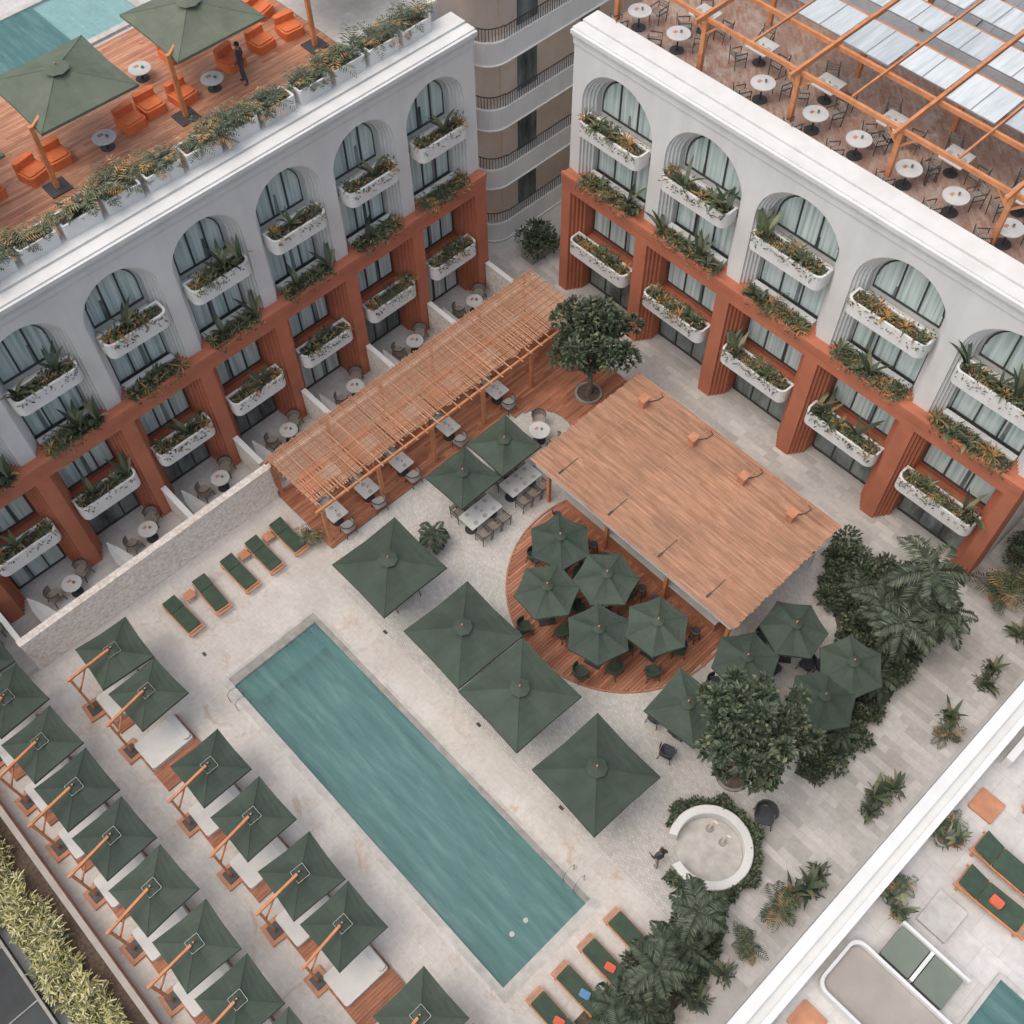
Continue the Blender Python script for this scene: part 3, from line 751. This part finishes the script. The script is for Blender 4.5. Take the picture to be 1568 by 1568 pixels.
# ------------------------------------------------------------ trees
put('shade_tree',treemesh(1,3.9,2.05,6500),(-20.7,24.0,0.05))
put('shade_tree',treemesh(2,4.9,2.1,7500),(-4.7,15.1,0),1.0)
for (x,y,z) in ((-20.7,24.0,.095),(-4.7,15.1,.008)):
    m=MB(); m.ringprism([(.62*math.cos(t*.2618),.62*math.sin(t*.2618)) for t in range(24)],[(.52*math.cos(t*.2618),.52*math.sin(t*.2618)) for t in range(24)],0,.1,'coping_stone')
    m.prism([(.51*math.cos(t*.2618),.51*math.sin(t*.2618)) for t in range(24)],0,.05,'soil'); m.obj('tree_pit',loc=(x,y,z))
PA=[palmmesh(1,3.2,1.75,19),palmmesh(2,2.2,1.45,16),palmmesh(3,1.2,1.3,15,'leaf_dark'),palmmesh(4,2.7,1.6,18)]
for k,x,y,s in ((0,-4.3,25.0,1.1),(3,-3.7,23.0,1.0),(1,-4.9,23.6,.9),(3,-3.1,24.4,.95),(2,-3.3,21.4,.9),(1,-2.3,10.1,.9),(2,-1.8,9.2,.9),(1,-2.0,7.7,.95),(2,-1.4,6.8,.9),(2,-2.2,6.2,.9),(1,-1.4,5.4,.9),(2,-2.4,8.9,.8),(2,-6.0,24.2,.8),(2,-2.9,18.9,.7)):
    put('palm_tree',PA[k],(x,y,0),R.uniform(0,6),None,s)
put('small_palm',PA[2],(-19.6,13.7,0),1,None,.72)
BU=[bush(i,1.0,1.0,1.0,1500,.24,.12,['leaf_dark','leaf_dark','leaf_dark','leaf_mid'],12).mesh('shrub') for i in range(3)]
for x,y,s in ((-7.2,25.2,.9),(-6.4,24.6,1),(-5.6,25.3,1),(-4.9,24.6,.95),(-5.2,23.4,.9),(-4.6,22.4,.9),(-3.8,23.8,.9),(-3.4,22.6,.85),(-3.4,21.6,.8),(-3.1,20.4,.8),(-2.9,19.3,.8),(-2.9,18.2,.75),(-2.8,17.4,.6),(-6.6,23.6,.7),(-3.4,24.9,.7),(-1.9,9.9,.7),(-1.5,8.6,.7),(-2.2,7.4,.7),(-1.4,6.4,.8),(-1.9,10.7,.5)):
    put('shrub',R.choice(BU),(x,y,0),R.uniform(0,6),None,(s,s,s*R.uniform(.8,1.1)))
for y,s in ((8.4,1),(9.6,.8),(10.9,.9),(12.6,1.1),(13.3,.9),(13.9,1.1),(14.6,.8),(17.6,.8),(18.2,1.0),(18.9,.9),(22.0,.8),(22.7,.9),(24.8,.9),(25.5,.8),(27.5,.9)):
    put('border_plant',R.choice(BN+BN+AR[:3]),(-.35+R.uniform(-.25,.2),y,.05),R.uniform(0,6),None,s*.72)
def pot(r,h,mat):
    m=MB(); m.cyl(0,0,0,h,r*.7,mat,16,r); m.cyl(0,0,h,h+.04,r*1.08,mat,16); m.cyl(0,0,h+.035,h+.045,r*.9,'soil',14); return m.mesh('pot')
P1=pot(.3,.45,'pot_terracotta'); P2=pot(.3,.5,'coping_stone')
def potted(x,y,z,me=None,p=None,s=.8):
    e=empty('potted_plant',(x,y,z)); put('pot',p or P1,(0,0,0),0,e,min(1,s*1.6)); put('foliage',me or R.choice(AR),(0,0,.45*min(1,s*1.6)),R.uniform(0,6),e,s)
potted(-23.3,10.2,.0,R.choice(AR),P2,.6)
potted(-2.2,28.2,0,s=1);potted(-1.6,29.5,0,s=1.2);potted(-2.6,30.5,0,BU[0],P1,.7);potted(-1.0,31,0,BU[1],P1,.8)
m=MB(); m.box(-.4,.4,-.9,.9,0,.6,'coping_stone'); m.box(-.34,.34,-.84,.84,.6,.62,'soil'); m.obj('planter_box',loc=(-28.6,28.7,0))
put('shrub',BU[1],(-28.6,28.7,.5),0,None,.85)
# ------------------------------------------------------------ left roof terrace
d=MB(); 
x=-39.2; rr=random.Random(11)
while x<-30.6:
    y=-8+rr.uniform(0,2); ys=[-8]
    while y<25: ys.append(y); y+=rr.uniform(2,3.5)
    ys.append(25.2)
    for a,b in zip(ys,ys[1:]): d.box(x+.005,x+.137,a+.004,b-.004,12.98,13.02,'roof_deck_wood')
    x+=.142
d.obj('roof_timber_deck')
m=MB(); m.box(-60,-39.25,-12,25.3,12.901,12.98,'roof_tile'); m.obj('roof_floor')
m=MB(); m.box(-37.5,-31.2,21.6,25.2,13.021,13.06,'roof_tile'); m.box(-34.6,-31.0,24.9,25.3,13.061,14.0,'white_plaster'); m.obj('roof_end_parapet')
par=empty('roof_pool')
m=MB(); m.ringprism([(-43.5,-5),(-39.4,-5),(-39.4,17.6),(-43.5,17.6)],[(-43.2,-4.7),(-39.7,-4.7),(-39.7,17.3),(-43.2,17.3)],12.982,13.10,'light_coping')
m.add([(-43.2,-4.7,12.99),(-39.7,-4.7,12.99),(-39.7,17.3,12.99),(-43.2,17.3,12.99)],[(0,1,2,3)],'pool_tile'); m.obj('basin',par)
m=MB(); m.add([(-43.2,-4.7,13.06),(-39.7,-4.7,13.06),(-39.7,14.3,13.06),(-43.2,14.3,13.06)],[(0,1,2,3)],'water'); m.obj('water',par)
y=-9.0
while y<25:
    e=empty('roof_planter',(-30.35,y,12.9),R.uniform(-.03,.03)); m=MB()
    m.ringprism(rrect(-.38,.38,-.70,.70,.05,2),rrect(-.31,.31,-.63,.63,.04,2),.0,1.42,'white_plaster'); m.prism(rrect(-.3,.3,-.62,.62,.04,2),.9,1.3,'soil'); m.obj('box',e)
    for dy in (-.45,.0,.45): 
        if R.random()<.85: put('foliage',R.choice(AR+AR+BN[:1]),(R.uniform(-.3,.0),dy,1.25),R.uniform(0,6),e,R.uniform(.6,.95))
    y+=1.62
U_ROOF=canopy(4,2.65,.6,'olive_fabric',phase=math.pi/4)
for i in range(len(U_ROOF.v)): x,y,z=U_ROOF.v[i]; U_ROOF.v[i]=(x,y,z+2.5)
U_ROOF.beam((1.45,-2.0,.0),(1.45,-2.0,2.62),.16,.16,'orange_wood'); U_ROOF.beam((1.45,-2.0,2.5),(0,0,2.55),.1,.12,'orange_wood')
U_ROOF.beam((0,0,2.5),(0,0,3.05),.06,.06,'orange_wood')
U_ROOF.box(1.05,1.85,-2.4,-1.6,0,.06,'dark_metal'); U_ROOF=U_ROOF.mesh('roof_parasol')
for y in (1.2,6.3,11.5,16.9,22.9): put('roof_parasol',U_ROOF,(-34.7,y,13.02),R.uniform(-.03,.03))
def pouf():
    m=MB(); m.prism(rrect(-.5,.5,-.48,.48,.16,5),.0,.36,'orange_cushion'); m.prism(rrect(-.42,.40,-.40,.40,.14,5),.36,.42,'orange_cushion'); m.prism(rrect(-.5,-.22,-.46,.46,.12,5),.361,.72,'orange_cushion'); return m.mesh('lounge_armchair')
PO=pouf()
for x,y,rz in ((-34.6,7.6,0),(-34.4,9.2,.2),(-34.5,10.2,0),(-34.3,13.2,.1),(-34.5,14.2,0),(-34.2,15.4,0.1),(-36.6,16.6,0),(-34.6,17.9,.2),(-34.7,19.4,.1),(-36.9,18.8,0),(-34.8,5.4,0),(-36.6,8.4,0),(-36.4,20.6,.3),(-34.6,20.7,-.1)):
    put('lounge_armchair',PO,(x,y,13.02),rz,None,.92)
for x,y in ((-33.9,11.9),(-36.3,15.0),(-35.2,6.5),(-36.8,17.7),(-33.9,16.6)): put('side_table',RTs,(x,y,13.02),0,None,(1.2,1.2,.6))
m=MB(); m.box(-56,-45,2,5,13,13.6,'roof_tile'); m.obj('roof_plinth')
# ------------------------------------------------------------ right roof terrace
m=MB(); m.box(-26.35,0.4,29.45,36.5,12.901,13.0,'brick_floor'); m.obj('roof_brick_floor')
m=MB(); m.box(-26.35,0.4,36.5,72,12.901,12.99,'roof_tile'); m.obj('roof_floor')
for x in (-25.3,-23.3,-19.2,-16.8,-14.9,-12.8,-10.9,-8.8,-6.8): dining((x,30.65,13.0),RTB,2,.78,CH_S,1.0+R.uniform(-.3,.3),'roof_dining_set')
for x in (-23.4,-20.6,-17.5,-14.6,-12.0,-9.3,-6.5):
    dining((x,32.3,13.0),ST95,3,.85,CH_S,R.uniform(-.1,.1),'roof_dining_set')
par=empty('roof_pergola')
m=MB(); zt=15.4
xs=[-26.0+4.25*k for k in range(7)]
for x in xs:
    for y in (30.15,34.3,38.4): m.beam((x,y,13),(x,y,zt-.1),.18,.18,'orange_wood')
    m.beam((x,29.5,zt+.1),(x,38.8,zt+.1),.12,.2,'orange_wood')
    m.beam((x,30.15,14.7),(x+.6,30.15,zt-.1),.08,.08,'orange_wood'); m.beam((x,30.15,14.7),(x-.6,30.15,zt-.1),.08,.08,'orange_wood')
for y in (30.15,32.2,34.3,36.4,38.4): m.beam((-26.6,y,zt-.06),(0.2,y,zt-.06),.12,.16,'orange_wood')
for k in range(13): 
    x=-26+2.125*k; m.beam((x,30.2,zt+.06),(x,38.7,zt+.06),.07,.1,'orange_wood')
m.obj('frame',par)
m=MB()
rr=random.Random(17)
for k in range(12):
    for (a,b) in ((32.3,34.1),(34.6,36.2),(36.6,38.2)):
        x=-26+2.125*k
        if k<3 and a<34: continue
        if rr.random()<.12: continue
        s_=rr.uniform(0,.35)
        m.box(x+.12,x+2.0,a+s_,b,zt+.12,zt+.14,'translucent_panel')
        m.box(x+.10,x+2.02,a+s_-.03,a+s_-.001,zt+.11,zt+.15,'grey_metal')
        m.box(x+1.05,x+1.08,a+s_+.002,b,zt+.141,zt+.16,'grey_metal')
m.obj('roof_panels',par)
for i in range(6):
    for j in range(2):
        e=empty('solar_panel',(-18+i*2.1,39.6+j*4,13.0)); m=MB()
        m.add([(0,0,.3),(2,0,.3),(2,3.2,.9),(0,3.2,.9)],[(0,1,2,3)],'solar_cell'); 
        for k in range(5): m.beam((k*.5,0,.315),(k*.5,3.2,.915),.03,.02,'grey_metal')
        for k in range(5): m.beam((0,k*.8,.315+.15*k),(2,k*.8,.315+.15*k),.03,.02,'grey_metal')
        for a in (0.1,1.9): m.beam((a,3.1,0),(a,3.1,.88),.05,.05,'grey_metal')
        m.obj('panel',e)
# ------------------------------------------------------------ rear apartment building
par=empty('balcony_apartment_building')
m=MB()
XB=-30.4; YB=27.2
m.box(-60,-31.6,25.4,29.0,0,15.6,'beige_wall'); m.box(-60,-31.5,29.0,70,0,15.6,'beige_wall')
for k in range(5):
    z=.35+3.32*k
    po=rrect(-36,XB,YB,50,1.1,8,(0,1,0,0)); m.prism(po,z-.25,z+.10,'white_paint')
    pi=rrect(-36,XB-.12,YB+.12,50,1.0,8,(0,1,0,0)); m.ringprism(po,pi,z+.102,z+.78,'white_paint')
    po3=rrect(-36,XB+.06,YB-.06,50,1.16,8,(0,1,0,0)); pi3=rrect(-36,XB-.3,YB+.3,50,.9,8,(0,1,0,0)); m.ringprism(po3,pi3,z-.3,z-.252,'white_paint')
    path=[(XB-.06,YB+1.1+.0+i*.14) for i in range(60)]
    arcp=[(XB-1.16+1.04*math.cos(math.radians(a)),YB+1.16+1.04*math.sin(math.radians(a))) for a in range(0,-91,-8)]+[(XB-1.2-i*.14,YB+.06) for i in range(20)]
    for q in (path,arcp):
        for a in q: m.box(a[0]-.011,a[0]+.011,a[1]-.011,a[1]+.011,z+.78,z+1.35,'dark_metal')
        for a,b in zip(q,q[1:]): m.beam((a[0],a[1],z+1.37),(b[0],b[1],z+1.37),.035,.035,'dark_metal')
    for y in (30.0,34.0): m.box(-31.49,-31.45,y,y+1.2,z+.12,z+2.3,'dark_glass')
m.box(-60,-31.3,25.4,70,15.6,15.7,'roof_tile')
m.obj('structure',par)
# ------------------------------------------------------------ lower-right wing
par=empty('hotel_roof_wing')
m=MB(); ZR=12
m.box(.55,20,-30,60,0,11.2,'white_plaster')
m.box(.42,.72,-30,60,11.2,12.0,'white_paint'); m.box(.721,.95,-30,60,11.2,11.85,'white_plaster'); m.box(.951,1.12,-30,60,11.2,12.0,'white_paint')
m.box(1.13,20,-30,60,11.201,11.25,'roof_tile')
m.obj('structure',par)
m=MB()
for y in (15.0,7.6): 
    m.prism(rrect(1.35,2.05,y-.40,y+.3,.05,3),11.25,11.32,'hatch_wood')
m.ringprism(rrect(1.3,5.2,8.25,9.85,.3,5),rrect(1.38,5.12,8.33,9.77,.25,5),11.25,11.6,'white_plaster'); m.prism(rrect(1.39,5.11,8.34,9.76,.25,5),11.25,11.42,'brown_concrete')
m.prism(rrect(1.95,2.75,9.95,10.85,.03,2),11.25,11.5,'green_panel'); m.prism(rrect(2.9,3.7,9.95,10.85,.03,2),11.25,11.5,'green_panel')
m.box(1.9,3.8,10.87,10.95,11.25,11.62,'white_plaster'); m.box(2.78,2.87,9.95,10.86,11.25,11.55,'white_plaster')
m.box(1.3,1.5,16.2,22,11.25,11.7,'white_plaster'); m.box(2.1,2.9,11.3,12.3,11.25,11.36,'light_coping')
m.obj('roof_fixtures',par)
m=MB(); m.box(4.3,6,9.95,11.6,11.251,11.3,'water'); m.ringprism([(4.2,9.9),(6.1,9.9),(6.1,11.7),(4.2,11.7)],[(4.31,9.96),(5.99,9.96),(5.99,11.59),(4.31,11.59)],11.25,11.34,'light_coping'); m.obj('plunge_pool')
for (x,y) in ((2.0,13.9),(2.2,12.9),(2.3,15.8)):
    put('sun_lounger',LG,(x,y,11.25),R.uniform(-.04,.04))
m=MB(); m.prism(rrect(-.16,.16,-.12,.12,.05),0,.09,'red_towel'); m.obj('folded_towel',loc=(3.2,12.9,11.62))
for (x,y) in ((1.35,11.2),(1.7,11.05),(1.35,11.6),(1.4,13.3),(1.65,13.55),(1.35,13.75),(1.5,6.3),(1.9,6.1)): potted(x,y,11.25,R.choice(BN+AR),R.choice((P1,P2)),s=.4)
# ------------------------------------------------------------ lower-left edge
m=MB(); m.box(-27,-2,-4.95,-4.78,0,.9,'hatch_wood'); m.box(-27,-2,-4.97,-4.76,.9,.94,'brown_concrete'); m.obj('boundary_wall')
m=MB(); rr=random.Random(33)
for i in range(14000):
    x=rr.uniform(-26,-4); y=rr.uniform(-6.8,-5.65)+.12*math.sin(x*1.7)+.08*math.sin(x*5.1)
    strap(m,(x,y,rr.uniform(.1,.6)+.15*math.sin(x*3+y*4)),rr.uniform(0,6.28),rr.uniform(.4,1.4),rr.uniform(.22,.45),rr.uniform(.025,.055),rr.choice(['leaf_hedge','leaf_hedge','leaf_hedge','leaf_mid']),1.3,3,rr)
m.obj('grass_hedge')
m=MB(); m.box(-40,0,-6.9,-5.05,0,.02,'soil'); m.obj('hedge_bed')
m=MB(); m.box(-50,8,-40,-7.2,.0,.5,'dark_roof'); 
for i in range(24): m.box(-50+i*2.3,-49.95+i*2.3,-40,-7.22,.5,.54,'coping_stone')
for j in range(8): m.box(-50,8,-9.5-j*2.4,-9.45-j*2.4,.541,.56,'coping_stone')
m.box(-50,8,-7.25,-7.15,.5,.7,'coping_stone')
m.obj('glass_canopy_roof')
# ------------------------------------------------------------ people
def person(loc,rz,top='dark_cloth',bottom='dark_cloth'):
    J={'pel':(0,0,.95,.145),'sp':(0,.0,1.12,.125),'ch':(0,0,1.32,.15),'nk':(0,0,1.50,.06),'hb':(0,.01,1.58,.06)}
    E=[('pel','sp'),('sp','ch'),('ch','nk'),('nk','hb')]
    for s,n in ((-1,'l'),(1,'r')):
        f=.12*s
        J['hp'+n]=(.09*s,0,.90,.10); J['kn'+n]=(.10*s,.02+f*.8,.50,.062); J['an'+n]=(.11*s,-.02+f,.09,.042); J['to'+n]=(.13*s,.14+f,.04,.035)
        J['sh'+n]=(.18*s,0,1.42,.062); J['el'+n]=(.25*s,-.02,1.14,.042); J['wr'+n]=(.25*s,.16,.95,.028); J['pa'+n]=(.24*s,.22,.90,.03)
        E+=[('pel','hp'+n),('hp'+n,'kn'+n),('kn'+n,'an'+n),('an'+n,'to'+n),('ch','sh'+n),('sh'+n,'el'+n),('el'+n,'wr'+n),('wr'+n,'pa'+n)]
        for k in range(4):
            J['f%d'%k+n]=((.215+.017*k)*s,.285-.004*abs(k-1.5),.855,.009); J['g%d'%k+n]=((.215+.017*k)*s,.30,.825,.008); E+=[('pa'+n,'f%d'%k+n),('f%d'%k+n,'g%d'%k+n)]
        J['th'+n]=(.20*s,.24,.88,.010); E.append(('pa'+n,'th'+n))
    ks=list(J); me=bpy.data.meshes.new('b'); me.from_pydata([J[k][:3] for k in ks],[(ks.index(a),ks.index(b)) for a,b in E],[])
    o=bpy.data.objects.new('tmp',me); COL.objects.link(o); sk=o.modifiers.new('s','SKIN')
    for i,k in enumerate(ks):
        r=J[k][3]; me.skin_vertices[0].data[i].radius=(r,r*.8 if k in('ch','sp','pel') else r); me.skin_vertices[0].data[i].use_root=(k=='pel')
    ss=o.modifiers.new('ss','SUBSURF'); ss.levels=2
    dg=bpy.context.evaluated_depsgraph_get(); nm=bpy.data.meshes.new_from_object(o.evaluated_get(dg)); bpy.data.objects.remove(o)
    nm.materials.clear()
    for x in (bottom,top,'skin'): nm.materials.append(M[x])
    for pl_ in nm.polygons:
        c=pl_.center; pl_.use_smooth=True
        pl_.material_index=0 if (c.z<.97 and abs(c.x)<.2) else 1
        if c.z>1.49 or (c.y>.14 and c.z<1.0 and c.z>.7 and abs(c.x)>.17): pl_.material_index=2
    e=empty('person',loc,rz); put('body',nm,parent=e)
    h=MB()
    def ell(cx,cy,cz,rx,ry,rz_,mat,zmin=-9):
        vs=[];fs=[];n=14;k=10
        for i in range(k+1):
            t=math.pi*i/k
            for j in range(n):
                a=2*math.pi*j/n; vs.append((cx+rx*math.sin(t)*math.cos(a),cy+ry*math.sin(t)*math.sin(a),max(zmin,cz+rz_*math.cos(t))))
        for i in range(k):
            for j in range(n): fs.append((i*n+j,i*n+(j+1)%n,(i+1)*n+(j+1)%n,(i+1)*n+j))
        h.add(vs,fs,mat)
    ell(0,.015,1.66,.075,.095,.115,'skin'); ell(0,-.012,1.69,.084,.098,.105,'hair',1.63)
    ell(0,.112,1.65,.012,.016,.02,'skin'); ell(0,.1,1.605,.022,.008,.007,'orange_cushion')
    for s in (-1,1): ell(.028*s,.098,1.672,.011,.008,.007,'hair'); ell(.078*s,.0,1.655,.01,.018,.026,'skin')
    put('head',h.mesh('head',True),parent=e)
person((-33.3,17.6,13.02),2.2)
person((-4.45,10.75,.01),1.2,'dark_cloth','wicker')
put('garden_armchair',CH_D,(-2.9,14.6,.01),.6,None,1.3)
# ------------------------------------------------------------ light + camera
W=bpy.data.worlds.new("World"); sc.world=W; W.use_nodes=True; nt=W.node_tree
bg=nt.nodes['Background']; sk=nt.nodes.new('ShaderNodeTexSky'); sk.sky_type='NISHITA'; sk.sun_disc=False
EL,AZ=66,200
sk.sun_elevation=math.radians(EL); sk.sun_rotation=math.radians(AZ); sk.air_density=1.0; sk.dust_density=6; sk.ozone_density=1
nt.links.new(sk.outputs[0],bg.inputs[0]); bg.inputs[1].default_value=.15
L=bpy.data.lights.new('sun','SUN'); L.energy=1.5; L.angle=math.radians(110); L.color=(1,.97,.91)
lo=bpy.data.objects.new('sun',L); COL.objects.link(lo)
sd=Vector((math.sin(math.radians(AZ))*math.cos(math.radians(EL)),math.cos(math.radians(AZ))*math.cos(math.radians(EL)),math.sin(math.radians(EL))))
lo.rotation_euler=sd.to_track_quat('Z','Y').to_euler(); lo.location=(0,0,60)
cd=bpy.data.cameras.new('camera'); co=bpy.data.objects.new('camera',cd); COL.objects.link(co)
cd.lens=36*1718.7/1568; cd.sensor_width=36; cd.clip_end=2000; cd.clip_start=.5
co.matrix_world=Matrix.Translation((0,0,40))@Matrix.Rotation(math.radians(47.2),4,'Z')@Matrix.Rotation(math.radians(32.34),4,'X')@Matrix.Rotation(math.radians(-1.1),4,'Z')
sc.camera=co
sc.view_settings.view_transform='Standard'; sc.view_settings.look='None'; sc.view_settings.exposure=0
